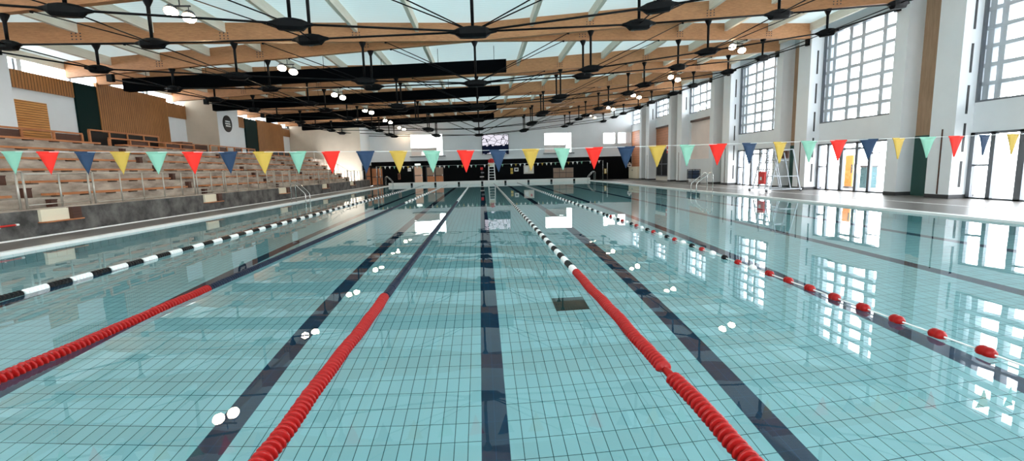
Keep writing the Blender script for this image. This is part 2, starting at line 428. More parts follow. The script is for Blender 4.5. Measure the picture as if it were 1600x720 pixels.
ZW = 7.62       # window head / eave
for k in range(-2, 6):
    Y0 = bayY(k)
    if k >= -1:
        # white pilaster, niche, pier
        p = struct(MB().box(XP, XW+0.3, Y0, Y0+0.9, ZD+0.14, zt(XW)).build('pillar', m_white))
        MB().box(XP-0.008, XW+0.3, Y0-0.008, Y0+0.908, ZD, ZD+0.14).build('pillar_plinth', m_slot, p)
        if k <= 2: zs = [(0.45, 1.36), (1.68, 2.66), (2.98, 3.94), (4.36, 5.32), (5.78, 6.9)]
        else: zs = [(5.9, 6.9)]
        for a, b in zs: boxobj('wall_slot', 16.72, 16.80, Y0-0.012, Y0+0.02, a, b, m_slot, p)
        boxobj('wall_pipe', XP-0.02, XP, Y0+0.40, Y0+0.44, 0.2, 2.5, m_brown, p)
        if k < 5:
            n = struct(boxobj('wall_niche', XW, XW+0.3, Y0+0.9, Y0+2.13, 2.37, zt(XW), m_niche))
            boxobj('niche_dado', XW-0.02, XW+0.3, Y0+0.9, Y0+2.13, ZD, 2.37, m_greenR, n)
            p2 = struct(MB().box(XP, XW+0.3, Y0+2.13, Y0+2.7, ZD+0.14, zt(XW)).build('pillar', m_white))
            MB().box(XP-0.008, XW+0.3, Y0+2.122, Y0+2.708, ZD, ZD+0.14).build('pillar_plinth', m_slot, p2)
    # the bay between this pilaster (far side) and the one nearer
    ya = Y0-4.75; yb = Y0
    if k <= 2:
        louver_window(ya, yb, 3.35, ZW, XW+0.02, [0.03, 0.11, 0.31, 0.46, 0.70, 0.93], 7)
        glazed_doors(Y0, XW, 2.33)
        sbox('wall_right', XW, XW+0.25, ya, yb, 2.33, 3.35, m_white)
    elif k <= 5:
        zlo = {3: 5.55, 4: 6.0, 5: 6.0}[k]
        louver_window(ya, yb, zlo, ZW, XW+0.02, [0.05, 0.3, 0.52, 0.76, 0.95], 3)
        zp = {3: 5.0, 4: 5.1, 5: 5.3}[k]
        w = sbox('wall_right', XW, XW+0.25, ya, yb, zp, zlo, m_white)
        if k == 3:
            b = boxobj('wall_blind', XW+0.1, XW+0.2, ya+0.2, yb-0.2, 1.9, zp, m_pink, w)
            boxobj('blind_header', XW-0.06, XW+0.1, ya+0.2, yb-0.3, zp-0.16, zp, m_brown, w)
            boxobj('wall_lower', XW+0.03, XW+0.2, ya, yb, ZD, 1.9, m_white, w)
            boxobj('wall_jamb', XW-0.02, XW+0.22, ya, ya+0.2, 1.9, zp, m_white, w)
            boxobj('wall_jamb', XW-0.02, XW+0.22, yb-0.2, yb, 1.9, zp, m_white, w)
        elif k == 4:
            boxobj('wall_panel', XW+0.08, XW+0.2, ya, yb, 3.3, zp, m_terra, w)
            boxobj('panel_header', XW-0.05, XW+0.08, ya, yb-0.2, zp-0.14, zp, m_brown, w)
            boxobj('wall_lower', XW+0.1, XW+0.2, ya, yb, ZD, 3.3, m_render, w)
            f = MB()
            for yy in (ya+0.3, ya+1.7, ya+3.1, yb-0.35): f.box(XW+0.02, XW+0.1, yy, yy+0.09, ZD+0.4, 3.0)
            for zz in (ZD+0.4, 1.55, 2.9): f.box(XW+0.02, XW+0.1, ya+0.3, yb-0.26, zz, zz+0.08)
            ndoor[0] += 1
            d = struct(f.build('door_%d' % ndoor[0], m_alu))
            boxobj('door_pane', XW+0.07, XW+0.085, ya+0.3, yb-0.3, ZD+0.4, 3.0, m_blackp, d)
        else:
            boxobj('wall_panel', XW+0.05, XW+0.2, ya, yb, 1.4, zp, m_terra, w)
            boxobj('wall_lower', XW+0.07, XW+0.2, ya, yb, ZD, 1.4, m_render, w)
sbox('beam_eave', XW-0.06, XW+0.3, -5, YB, ZW, zt(XW), m_louver)
# things on the right wall, bay with terracotta panel
t = thing('wall_sign', 'small red and white sign above the glazed screen in the terracotta bay', 'sign', (XW-0.02, bayY(4)-3.3, 2.55))
boxobj('sign_plate', -0.02, 0.02, -0.35, 0.35, 0.0, 0.7, m_redx, t)
boxobj('sign_stripe', -0.026, -0.02, -0.3, 0.3, 0.25, 0.36, m_whitep, t)
t = thing('storage_cabinet', 'cream cabinet with a dark slot under the terracotta panel by the end wall', 'cabinet', (XW-0.3, bayY(5)-2.4, ZD))
MB().box(-0.25, 0.3, -1.5, 1.5, 0.08, 1.35).build('cabinet_body', m_cream, t)
MB().box(-0.27, -0.25, -1.42, -0.03, 0.12, 1.3).build('cabinet_door', m_cream, t)
MB().box(-0.27, -0.25, 0.03, 1.42, 0.12, 1.3).build('cabinet_door', m_cream, t)
MB().box(-0.2, 0.28, -1.4, 1.4, 0.0, 0.08).build('plinth', m_slot, t)
MB().box(-0.3, -0.27, 0.1, 0.2, 0.9, 1.05).build('handle', m_slot, t)

# ---- outside, seen through the doors
sbox('ground_outside', 19.0, 60, -20, 70, -0.25, 0.0, m_pave)
t = thing('banner', 'orange upright panel standing outside the glazed doors', 'banner', (19.4, 23.6, 0))
MB().box(-0.04, 0.04, -0.25, 0.25, 0.12, 1.75).build('banner_panel', m_orangeb, t)
MB().box(-0.2, 0.2, -0.3, 0.3, 0.0, 0.12).build('banner_base', m_slot, t)
t = thing('waste_bin', 'teal bin standing outside the glazed doors', 'bin', (20.5, 23.6, 0))
MB().box(-0.3, 0.3, -0.2, 0.2, 0.0, 1.1).build('bin_body', m_teal, t)
MB().box(-0.33, 0.33, -0.23, 0.23, 1.1, 1.2).build('bin_lid', m_slot, t)

# ---- end wall
ZTOP = 2.62
def fX(x): return atY(x, 250, YB)[0]
def fZ(y, x=800): return atY(x, y, YB)[1]
holes = [(-7.76, -4.18, 3.15, 5.55), (7.05, 10.2, 3.15, 5.4), (13.75, 15.2, 4.0, 5.3), (15.4, 17.0, 4.0, 5.3)]
mb = MB()
xs = sorted(set([-12.1, 17.6]+[h[0] for h in holes]+[h[1] for h in holes]))
for a, b in zip(xs[:-1], xs[1:]):
    hh = [h for h in holes if h[0] <= a+1e-6 and h[1] >= b-1e-6]
    if hh:
        mb.box(a, b, YB, YB+0.3, ZD, hh[0][2]); mb.box(a, b, YB, YB+0.3, hh[0][3], zt(b)+0.2)
    else: mb.box(a, b, YB, YB+0.3, ZD, zt(b)+0.2)
struct(mb.build('wall_far', m_white))
for i, (a, b, c, d) in enumerate(holes):
    nwin[0] += 1; f = MB(); t_ = 0.07
    f.box(a, b, YB-0.03, YB+0.1, c, c+t_); f.box(a, b, YB-0.03, YB+0.1, d-t_, d)
    f.box(a, a+t_, YB-0.03, YB+0.1, c+t_, d-t_); f.box(b-t_, b, YB-0.03, YB+0.1, c+t_, d-t_)
    if i < 2:
        f.box(b-0.75, b-0.67, YB-0.03, YB+0.1, c+t_, d-t_)
        f.box(a+t_, b-t_, YB-0.02, YB+0.1, c+0.85, c+0.9)
    w = struct(f.build('window_%d' % nwin[0], m_panelw))
    boxobj('window_pane', a+t_, b-t_, YB+0.04, YB+0.055, c+t_, d-t_, m_glass, w)
    if i < 2:
        boxobj('window_blind', a+t_, b-0.75, YB+0.07, YB+0.1, c+t_, c+0.86, m_pink, w)
        boxobj('window_sill', a-0.1, b+0.25, YB-0.22, YB-0.03, c-0.1, c, m_alu, w)
    portal(((a+b)/2, YB-0.06, (c+d)/2), (-PI/2, 0, 0), b-a, d-c)
sbox('wall_wainscot', -12.1, XW, YB-0.03, YB, ZD, ZTOP, m_black)
# left corner block beyond the stand
bl = struct(MB().box(-19.3, -12.1, 48.4, YB+0.3, ZD, zb(-14)+0.9).build('wall_far_left', m_white))
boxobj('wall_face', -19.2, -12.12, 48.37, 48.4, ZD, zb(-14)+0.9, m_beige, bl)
boxobj('wall_dado', -12.1, -12.07, 48.5, YB-0.03, ZD, 2.25, m_black, bl)
ndoor[0] += 1
d = struct(boxobj('door_%d' % ndoor[0], -12.07, -12.04, 49.6, 51.6, ZD, 2.15, m_slot))
boxobj('door_panel', -12.04, -12.02, 49.8, 51.4, 0.2, 1.05, m_leaf0, d); boxobj('door_panel', -12.04, -12.02, 49.8, 51.4, 1.15, 2.05, m_leaf0, d)
# doors and fittings in the end wall
def fbox(name, x0, x1, y0, y1, mat, parent, d0=0.06, d1=0.03):
    a, zt_ = atY(x0, y0, YB); b, zb_ = atY(x1, y1, YB)
    return boxobj(name, a, b, YB-d0, YB-d1, max(zb_, ZD), zt_, mat, parent)
def fdoor(px, mats, frame):
    """px: list of leaves (x0,x1); y range by frame"""
    ndoor[0] += 1
    x0, x1, y0, y1 = frame
    a, zt_ = atY(x0, y0, YB); b, zq = atY(x1, y1, YB); z0 = ZD
    f = MB(); f.box(a-0.08, b+0.08, YB-0.06, YB-0.031, z0, zt_+0.08)
    d = struct(f.build('door_%d' % ndoor[0], m_slot))
    for p0, p1 in px:
        xa, xb = atY(p0, y0, YB)[0], atY(p1, y0, YB)[0]; zm = (z0+zt_)/2
        boxobj('door_panel', xa, xb, YB-0.08, YB-0.06, z0+0.1, zm-0.06, mats[0], d)
        boxobj('door_panel', xa, xb, YB-0.08, YB-0.06, zm+0.02, zt_-0.05, mats[1], d)
        boxobj('door_handle', xb-0.1, xb-0.05, YB-0.11, YB-0.08, zm-0.1, zm+0.1, m_steel, d)
m_leaf = wood_mat('door leaf wood', 'd98e5f', 'b86f42', axis=2)
m_leafp = princ('door leaf with painted glow', 'f0c3a6', 0.5)  # warm light of the lit doorway put into the leaf colour
m_leafg = wood_mat('greyed door leaf', 'a98f7d', '8d7463', axis=2)
fdoor([(581, 588), (590, 597)], (m_leaf, m_leaf), (579.5, 598, 263, 284))
fdoor([(647.5, 659.5)], (m_leafp, m_leafp), (647, 660, 259.5, 284))
fdoor([(667, 678.5), (680.5, 692)], (m_leaf, m_leafg), (666.5, 692.5, 261, 284))
def fthing(name, label, cat, x0, x1, y0, y1, parts, d=0.1):
    a, zt_ = atY(x0, y0, YB); b, zq = atY(x1, y1, YB); zq = max(zq, ZD)
    t = thing(name, label, cat, ((a+b)/2, YB-0.036, zq)); w, hh = b-a, zt_-zq
    for nm, u0, u1, v0, v1, e0, e1, mt in parts:
        boxobj(nm, -w/2+w*u0, -w/2+w*u1, -e1, -e0, hh*v0, hh*v1, mt, t)
    return t
fthing('notice_board', 'pale notice board with a red note on the black end wall', 'notice board', 818, 834, 258.5, 271, [('board', 0, 1, 0, 1, 0, .04, m_render), ('poster', .1, .45, .2, .85, .04, .05, m_panelw), ('note', .66, .84, .5, .8, .04, .05, m_redx), ('poster', .5, .62, .3, .8, .04, .05, m_cream)])
fthing('wall_plaque', 'small white plaque beside the pale door on the end wall', 'sign', 637, 642.5, 262, 267.5, [('plate', 0, 1, 0, 1, 0, .03, m_panelw), ('print', .2, .8, .35, .6, .03, .035, m_pink)])
fthing('exit_light', 'white lit exit light box above the pale door', 'exit sign', 648, 657.5, 255.5, 258.5, [('housing', 0, 1, 0, 1, 0, .1, m_panelw), ('face', .08, .92, .15, .85, .1, .11, emit('exit light face', 'f4fff6', 1.6))])
fthing('fire_extinguisher', 'orange wooden equipment box on the black end wall near the corner', 'wall box', 622, 626, 271, 280, [('box_body', 0, 1, 0, 1, 0, .12, m_leaf), ('box_door', .1, .9, .06, .94, .12, .13, m_brown)]).name = 'equipment_box'
fthing('rescue_board', 'narrow yellow rescue board hanging on the black end wall', 'rescue board', 797.5, 801.5, 262.5, 271.5, [('board', 0, 1, 0, 1, 0, .05, m_yellow), ('strap', 0, 1, .45, .55, .05, .06, m_brown)])
fthing('picture_frame', 'small white framed square beside the yellow rescue board', 'frame', 803.5, 810, 262, 267.5, [('frame', 0, 1, 0, 1, 0, .04, m_panelw), ('picture', .2, .8, .25, .78, .04, .045, m_slot)])
fthing('serving_hatch', 'pinkish shuttered hatch in the black end wall', 'hatch', 864, 896, 262, 277.5, [('hatch_frame', 0, 1, 0, 1, 0, .04, m_slot), ('shutter', .01, .3, .04, .96, .04, .06, m_leafg), ('shutter', .32, .62, .04, .96, .04, .06, m_leafg), ('shutter', .64, .99, .04, .96, .04, .06, m_leafg), ('sill', 0, 1, .5, .54, .06, .09, m_slot)])
fthing('light_switch_box', 'small yellow box beside the pole on the end wall', 'wall box', 944, 947, 263.5, 271, [('box_body', 0, 1, 0, 1, 0, .1, m_yellow), ('box_door', .15, .85, .1, .9, .1, .11, m_cream)])
fthing('safety_sign', 'white safety sign at the end of the black wall by the pillar', 'sign', 980.5, 986.5, 253.5, 260.5, [('plate', 0, 1, 0, .7, 0, .03, m_panelw), ('top_plate', .3, .7, .7, 1, 0, .03, m_panelw), ('print', .2, .8, .2, .45, .03, .035, m_slot)])
def pole(px, py0, Y, label):
    x, z1 = atY(px, py0, Y)
    t = thing('pole', label, 'pole', (x, Y, ZD))
    MB().rod((0, 0, 0.02), (0, 0, z1-ZD), 0.045, 10).build('shaft', m_steel, t)
    MB().lathe((0, 0, 0), (0, 0, 1), [(0, 0.14), (0.02, 0.14), (0.03, 0.05)], 14).build('base_plate', m_steel, t)
pole(949, 254, 51.6, 'thin grey pole standing before the black end wall by the handrail')
pole(593.5, 262, 51.6, 'thin grey pole standing beside the wooden doors in the stand corner')

# big emissive panel on the end wall: pattern of crossing dark lines
def lined_panel_mat():
    m, nt, out = newmat('crossing line pattern'); h = NT(nt)
    tc = h.n('ShaderNodeTexCoord'); mp = h.n('ShaderNodeMapping'); mp.inputs['Scale'].default_value = (1.1, 1, 1.7)
    h.l(tc.outputs['Object'], mp.inputs[0])
    vo = h.n('ShaderNodeTexVoronoi', feature='DISTANCE_TO_EDGE'); vo.inputs['Scale'].default_value = 1.35; h.l(mp.outputs[0], vo.inputs['Vector'])
    ln = h.math('LESS_THAN', vo.outputs['Distance'], 0.035)
    sp = h.n('ShaderNodeSeparateXYZ'); h.l(tc.outputs['Object'], sp.inputs[0])
    nz = h.n('ShaderNodeTexNoise'); nz.inputs['Scale'].default_value = 2.2; nz.inputs['Detail'].default_value = 3; h.l(tc.outputs['Object'], nz.inputs['Vector'])
    band = h.math('MULTIPLY', h.math('LESS_THAN', h.math('ADD', sp.outputs[2], h.math('MULTIPLY', nz.outputs[0], 0.9)), 1.42),
                  h.math('GREATER_THAN', h.math('ADD', sp.outputs[2], h.math('MULTIPLY', nz.outputs[0], 1.0)), 0.55))
    k = h.math('MAXIMUM', ln, band)
    e = h.n('ShaderNodeEmission'); e.inputs[1].default_value = 1.0
    h.l(h.mix(k, lin('eeeaf6'), lin('10172a')), e.inputs[0]); h.l(e.outputs[0], out.inputs[0]); return m
xa, z1 = atY(753, 211, YB); xb, z0 = atY(794.5, 240, YB)
t = thing('lined_panel', 'wide bright panel with dark crossing lines high on the end wall', 'screen', ((xa+xb)/2, YB-0.005, z0))
w = xb-xa
MB().box(-w/2-.05, w/2+.05, -0.12, 0, -0.05, z1-z0+0.05).build('lined_panel_case', m_slot, t)
MB().box(-w/2, w/2, -0.13, -0.12, 0, z1-z0).build('lined_panel_face', lined_panel_mat(), t)

# ---- left side: stand
XF = -11.9
fw = sbox('wall_left_front', XF-0.25, XF, -4, 50.6, ZD-0.2, 0.74, m_conc)
boxobj('wall_cap', XF-0.27, XF+0.02, -4, 50.6, 0.74, 0.775, m_tier, fw)
mb = MB()
mb.box(-12.5, XF-0.25, -4, 48.35, 0.3, 0.70)
NR = 6
def Xr(k): return -12.5-0.65*k
def Zr(k): return 1.12+0.375*k-0.085       # concrete edge under bench k
YE = 45.0
for k in range(NR):
    x1 = Xr(k); x0 = Xr(k+1) if k < NR-1 else -19.0
    ztop = Zr(k)
    mb.box(x0, x1, -4, YE if k < NR-1 else 48.35, 0.3, ztop)
struct(mb.build('floor_grandstand', m_tier))
# aisles & benches
aisles = [13.2+7.45*k for k in range(-1, 5)]
sect_names = ['beside the camera end', 'before the first railing gate', 'between the first and second gates', 'between the second and third gates', 'between the third and fourth gates', 'at the far end of the stand']
for k in range(NR):
    secs = []
    prev = -3.5
    for a in aisles:
        secs.append((prev, a-0.05)); prev = a+1.25
    secs.append((prev, 44.9))
    for si, (a, b) in enumerate(secs):
        if b < 7.0 or b-a < 0.5: continue
        a = max(a, 6.0)
        zt_ = Zr(k)
        names = {1: 'before the first railing gate', 2: 'between the first and second railing gates', 3: 'between the second and third railing gates', 4: 'between the third and fourth railing gates', 5: 'between the fourth and fifth railing gates', 6: 'past the fifth railing gate'}
        t = thing('bench', 'oak bench on the %s stand row %s' % (['front', 'second', 'third', 'fourth', 'fifth', 'top'][k], names[si]), 'bench', (Xr(k), (a+b)/2, zt_), 'benches on the stand rows')
        L = (b-a)/2
        MB().box(-0.40, 0.03, -L, L, 0.045, 0.11).build('seat_plank', m_bench, t)
        q = -L+0.25
        first = None
        while q < L-0.2:
            if first is None:
                first = MB().box(-0.36, 0.0, -0.28, 0.28, 0.0, 0.045).build('support', m_tier, t); first.location = (0, q+0.3, 0)
            else:
                c = first.copy(); COL.objects.link(c); c.location = (0, min(q+0.3, L-0.3), 0)
            q += 1.0
for ai, a in enumerate(aisles):
    if ai == 0: continue
    for k in range(NR):
        zlow = 0.70 if k == 0 else Zr(k-1)
        x1 = Xr(k)
        t = thing('aisle_step', 'dark brown step box at the %s row of the %s stand aisle' % (['front', 'second', 'third', 'fourth', 'fifth', 'top'][k], ORD[ai-1]), 'step', (x1, a+1.0, zlow), 'aisle step boxes')
        MB().box(0.0, 0.16, -0.09, 0.09, 0.0, 0.25).build('step_body', m_brown, t)
        MB().box(-0.0, 0.17, -0.10, 0.10, 0.25, 0.28).build('step_tread', m_brown, t)
    nb_ = boxobj('wall_notch', XF+0.002, XF+0.08, a-0.05, a+0.80, 0.42, 0.74, m_cream, fw)
    boxobj('notch_ledge', XF+0.002, XF+0.22, a-0.08, a+1.13, 0.39, 0.42, m_bench, fw)
    boxobj('wall_step', XF+0.002, XF+0.17, a+0.81, a+1.11, 0.42, 0.75, m_brown, fw)
# front railing and gates
for k in range(-1, 5):
    d = 7.45*k
    if k >= 0:
        g = thing('railing_gate', 'pale steel gate frame at the %s stand aisle' % ORD[k], 'gate', (XF-0.1, 13.95+d, 0.775), 'steel gates along the stand front')
        for i, yy in enumerate((-1.12, -0.94, 1.08, 1.25)):
            MB().rod((0, yy, 0), (0, yy, 0.95), 0.028, 8).build('post', m_rail, g)
        MB().rod((0, 0.1, 0), (0, 0.1, 0.93), 0.024, 8).build('mid_post', m_rail, g)
        MB().tube([(0, -1.12, 0.95), (0, -1.08, 0.99), (0, -0.98, 0.99), (0, -0.94, 0.95)], 0.022).build('hinge_bow', m_rail, g)
        MB().tube([(0, 1.08, 0.95), (0, 1.11, 0.99), (0, 1.21, 0.99), (0, 1.25, 0.95)], 0.022).build('hinge_bow', m_rail, g)
        MB().rod((0, -0.94, 0.92), (0, 1.08, 0.92), 0.02, 8).build('top_rail', m_rail, g)
        MB().rod((0, -0.94, 0.1), (0, 1.08, 0.1), 0.014, 8).build('bottom_rail', m_rail, g)
    nm = ['before the first gate', 'between the first and second gates', 'between the second and third gates', 'between the third and fourth gates', 'between the fourth and fifth gates', 'past the fifth gate'][k+1]
    r = thing('railing', 'slim steel railing on the concrete front wall %s' % nm, 'railing', (XF-0.1, 17.85+d, 0.775), 'railing lengths along the stand front')
    ys = (16.29, 17.31, 18.39, 19.45)
    for yy in ys:
        MB().rod((0, yy-17.85, 0), (0, yy-17.85, 0.93), 0.022, 8).build('post', m_rail, r)
    MB().rod((0, 15.28-17.85, 0.93), (0, 20.2-17.85, 0.93), 0.012, 8).build('top_rail', m_rail, r)
    MB().rod((0, 15.28-17.85, 0.05), (0, 20.2-17.85, 0.05), 0.010, 8).build('bottom_rail', m_rail, r)
# wooden barriers along the back of the stand
def barrier(y0, y1, n, label, hgt=0.5, x=-16.35, dark=True):
    z = Zr(NR-1)
    t = thing('wooden_barrier', label, 'barrier', (x, (y0+y1)/2, z), 'wooden barriers along the stand top'); L = (y1-y0)/2
    MB().box(-0.05, 0.05, -L, L, hgt-0.06, hgt).build('top_rail', m_bench, t)
    for i in range(n+1):
        y = -L+2*L*i/n
        MB().box(-0.04, 0.04, y-0.035, y+0.035, 0.0, hgt-0.06).build('post', m_bench, t)
    for i in range(n):
        if dark or i % 2: MB().box(-0.02, 0.0, -L+2*L*i/n+0.04, -L+2*L*(i+1)/n-0.04, 0.02, hgt-0.08).build('infill_panel', m_brown if not dark else m_blackp, t)
barrier(15.4, 20.5, 4, 'low wooden barrier at the stand top before the white block', 0.5, dark=False)
barrier(21.4, 25.7, 4, 'wooden barrier with black panels before the batten clad box', 0.75, x=-16.75)
barrier(21.9, 28.0, 5, 'lower wooden barrier in front of the black panelled one', 0.42, x=-16.35, dark=False)
barrier(29.6, 35.2, 6, 'wooden barrier before the white wall with the round sign', 0.5, x=-16.35, dark=False)
barrier(36.9, 43.5, 6, 'wooden barrier before the second batten clad box', 0.5)
# dark boxes on the top walkway
for (ya, yb, hh, lb) in ((28.1, 29.0, 0.62, 'dark brown wooden box on the stand top before the white panel'), (29.1, 30.5, 0.55, 'longer dark brown wooden box on the stand top beside the shorter one')):
    t = thing('storage_box', lb, 'box', (-17.3, (ya+yb)/2, Zr(NR-1)))
    MB().box(-0.3, 0.3, ya-(ya+yb)/2, yb-(ya+yb)/2, 0.0, hh-0.04).build('box_body', m_brown, t)
    MB().box(-0.32, 0.32, ya-(ya+yb)/2-.02, yb-(ya+yb)/2+.02, hh-0.04, hh).build('box_lid', m_bench, t)
# sloping handrail at the end of the stand
t = thing('stand_handrail', 'sloping steel handrail at the far end of the stand', 'handrail', (-12.6, 45.4, 0.70))
pts_ = [(0.2, 0, 0.0), (0.2, 0, 0.85), (0.1, 0, 0.95), (-3.0, 0, 2.9), (-3.1, 0, 2.9), (-3.1, 0, 0.0)]
MB().tube(pts_, 0.025, 8).build('rail', m_rail, t)
MB().tube([(0.15, 0, 0.5), (-3.05, 0, 2.45)], 0.015, 8).build('mid_rail', m_rail, t)
for q in (-1.0, -2.0): MB().rod((q, 0, 0.0), (q, 0, 0.95+(-q+0.1)*0.629), 0.02, 8).build('post', m_rail, t)
# back wall pieces
XB = -19.0
sbox('wall_left', XB-0.3, XB, -5, 50, Zr(5), 6.0, m_white)
b1 = struct(MB().box(XB, -17.0, 2, 18.6, Zr(5), 6.08).build('wall_left_block', m_white))
b2 = struct(MB().box(XB, -17.0, 32.0, 34.6, Zr(5), zb(-17)+0.3).build('wall_left_block', m_white))
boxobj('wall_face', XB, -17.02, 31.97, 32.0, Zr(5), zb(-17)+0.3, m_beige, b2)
def clad(y0, y1, z0, z1, mat, d=0.08): return sbox('wall_left_panel', XB, XB+d, y0, y1, z0, z1, mat)
clad(18.7, 23.65, 5.33, 6.05, m_batten)
clad(20.6, 22.15, 3.0, 4.85, m_orange)
clad(23.7, 24.95, Zr(5), 6.05, m_green, 0.1)
clad(24.95, 30.1, Zr(5), 6.25, m_batten, 0.14)
clad(30.1, 32.0, 5.2, 6.05, m_batten)
clad(34.6, 39.4, 5.3, 6.15, m_batten)
clad(39.5, 41.5, Zr(5), 6.1, m_green, 0.1)
clad(41.5, 46.6, Zr(5), 6.2, m_batten, 0.14)
clad(46.6, 48.4, 5.2, 5.9, m_batten)
# clerestory over the back wall
for i in range(8):
    y0 = -1+7.45*i-0.0
    y1 = min(y0+7.25, 48.3)
    if y0 >= 48: continue
    nwin[0] += 1; f = MB(); z0, z1 = 6.0, zt(XB)-0.05
    f.box(XB-0.2, XB-0.1, y0, y1, z0, z0+0.06); f.box(XB-0.2, XB-0.1, y0, y1, z1-0.06, z1)
    for q in range(4):
        yy = y0+(y1-y0-0.06)*q/3; f.box(XB-0.2, XB-0.1, yy, yy+0.06, z0, z1)
    w = struct(f.build('window_%d' % nwin[0], m_alu))
    boxobj('window_pane', XB-0.16, XB-0.145, y0+0.06, y1-0.06, z0+0.06, z1-0.06, m_glass, w)
    sbox('wall_left_pier', XB-0.3, XB, y1, y1+0.2, 6.0, zt(XB), m_white)
    portal((XB-0.05, (y0+y1)/2, (z0+z1)/2), (0, -PI/2, 0), z1-z0, y1-y0)
sbox('wall_left_cap', XB-0.3, XB, 48.3, YB, 6.0, zt(XB), m_white)
# logo sign on the white block
t = thing('round_sign', 'black round sign with three white lines on the white wall block', 'sign', (-17.0, 33.1, 5.0))
MB().lathe((0, 0, 0), (1, 0, 0), [(0, 0.55), (0.04, 0.55), (0.05, 0.53)], 36).build('disc', m_blackp, t)
lt = MB()
for r_, (z_, segs) in enumerate(((0.15, (-.30, -.19, -.07, .06, .18, .28)), (0.0, (-.33, -.2, -.1, .03, .12, .24, .32)), (-0.15, (-.28, -.15, -.04, .08, .2, .34)))):
    for i in range(len(segs)-1):
        lt.box(0.05, 0.058, segs[i], segs[i+1]-0.03, z_-0.045, z_+0.045)
lt.build('lettering', m_whitep, t)
# red pole leaning on the front wall
t = thing('rescue_pole', 'red rescue pole with a white tip along the concrete front wall', 'pole', (XF+0.09, 11.6, 0.42))
MB().rod((0, -1.6, 0.0), (0, 0.82, 0.0), 0.025, 8).build('shaft', m_redx, t)
MB().rod((0, 0.82, 0.0), (0, 0.9, 0.0), 0.03, 8).build('tip', m_whitep, t)
MB().box(-0.06, 0.0, -1.0, -0.94, -0.05, 0.05).build('wall_hook', m_steel, t)
MB().box(-0.06, 0.0, 0.4, 0.46, -0.05, 0.05).build('wall_hook', m_steel, t)

# ---- near wall behind the camera, tall windows added for frontal fill light
mb = MB()
mb.box(-19.3, 17.6, -5.3, -5.0, ZD, 2.6); mb.box(-19.3, 17.6, -5.3, -5.0, 6.0, 8.4)
nb = 7; wbay = (17.6+19.3)/nb
for i in range(nb+1): mb.box(-19.3+wbay*i-0.25, -19.3+wbay*i+0.25, -5.3, -5.0, 2.6, 6.0)
for i in (0, 2, 4, 6): mb.box(-19.3+wbay*i+0.25, -19.3+wbay*(i+1)-0.25, -5.3, -5.0, 2.6, 6.0)
struct(mb.build('wall_near', m_white))
for i in (1, 3, 5):
    a, b = -19.3+wbay*i+0.25, -19.3+wbay*(i+1)-0.25; nwin[0] += 1
    f = MB(); f.box(a, b, -5.2, -5.1, 2.6, 2.67); f.box(a, b, -5.2, -5.1, 5.93, 6.0); f.box((a+b)/2-.04, (a+b)/2+.04, -5.2, -5.1, 2.67, 5.93); f.box(a, b, -5.2, -5.1, 4.2, 4.28)
    w = struct(f.build('window_%d' % nwin[0], m_alu))
    boxobj('window_pane', a, b, -5.16, -5.145, 2.67, 5.93, m_glass, w)
    portal(((a+b)/2, -4.9, 4.3), (PI/2, 0, 0), b-a, 3.4)

# ================================================================= ROOF TRUSSES
def Yb(k, s, x): return 13.1+7.45*k + s*2.6*abs(x+0.15)/17.0
DROP = {0: 1.70, 1: 1.50, 2: 1.20, 3: 0.86}
NX = {0: -0.15, 1: 4.65, 2: 9.3, 3: 13.8}
def npos(k, s, i, side):
    x = -0.15 if i == 0 else side*NX[i]
    return Vector((x, Yb(k, s, x), zb(x)-DROP[i]))
def casting(c, d, L, r):
    """dark cast node, a faceted spindle with a flat keel"""
    d = Vector((d[0], d[1], d[2])).normalized(); up = Vector((0, 0, 1)); sd = d.cross(up).normalized(); up = sd.cross(d)
    R = []
    for t, w, h0, h1 in ((-L*.56, .03, -.03, .03), (-L*.42, .06, -.06, .06), (-L*.30, r, -.15, .10), (-L*.1, r*1.1, -.16, .13), (L*.1, r*1.1, -.16, .13), (L*.30, r, -.15, .10), (L*.42, .06, -.06, .06), (L*.56, .03, -.03, .03)):
        p = Vector(c)+d*t
        R.append([p+sd*w+up*h0*.5, p+sd*w*.6+up*h0, p-sd*w*.6+up*h0, p-sd*w+up*h0*.5, p-sd*w+up*h1*.5, p-sd*w*.6+up*h1, p+sd*w*.6+up*h1, p+sd*w+up*h1*.5])
    return MB().rings(R, 0, True, False)
tr_names = ['nearest', 'second', 'third', 'fourth', 'fifth', 'end']
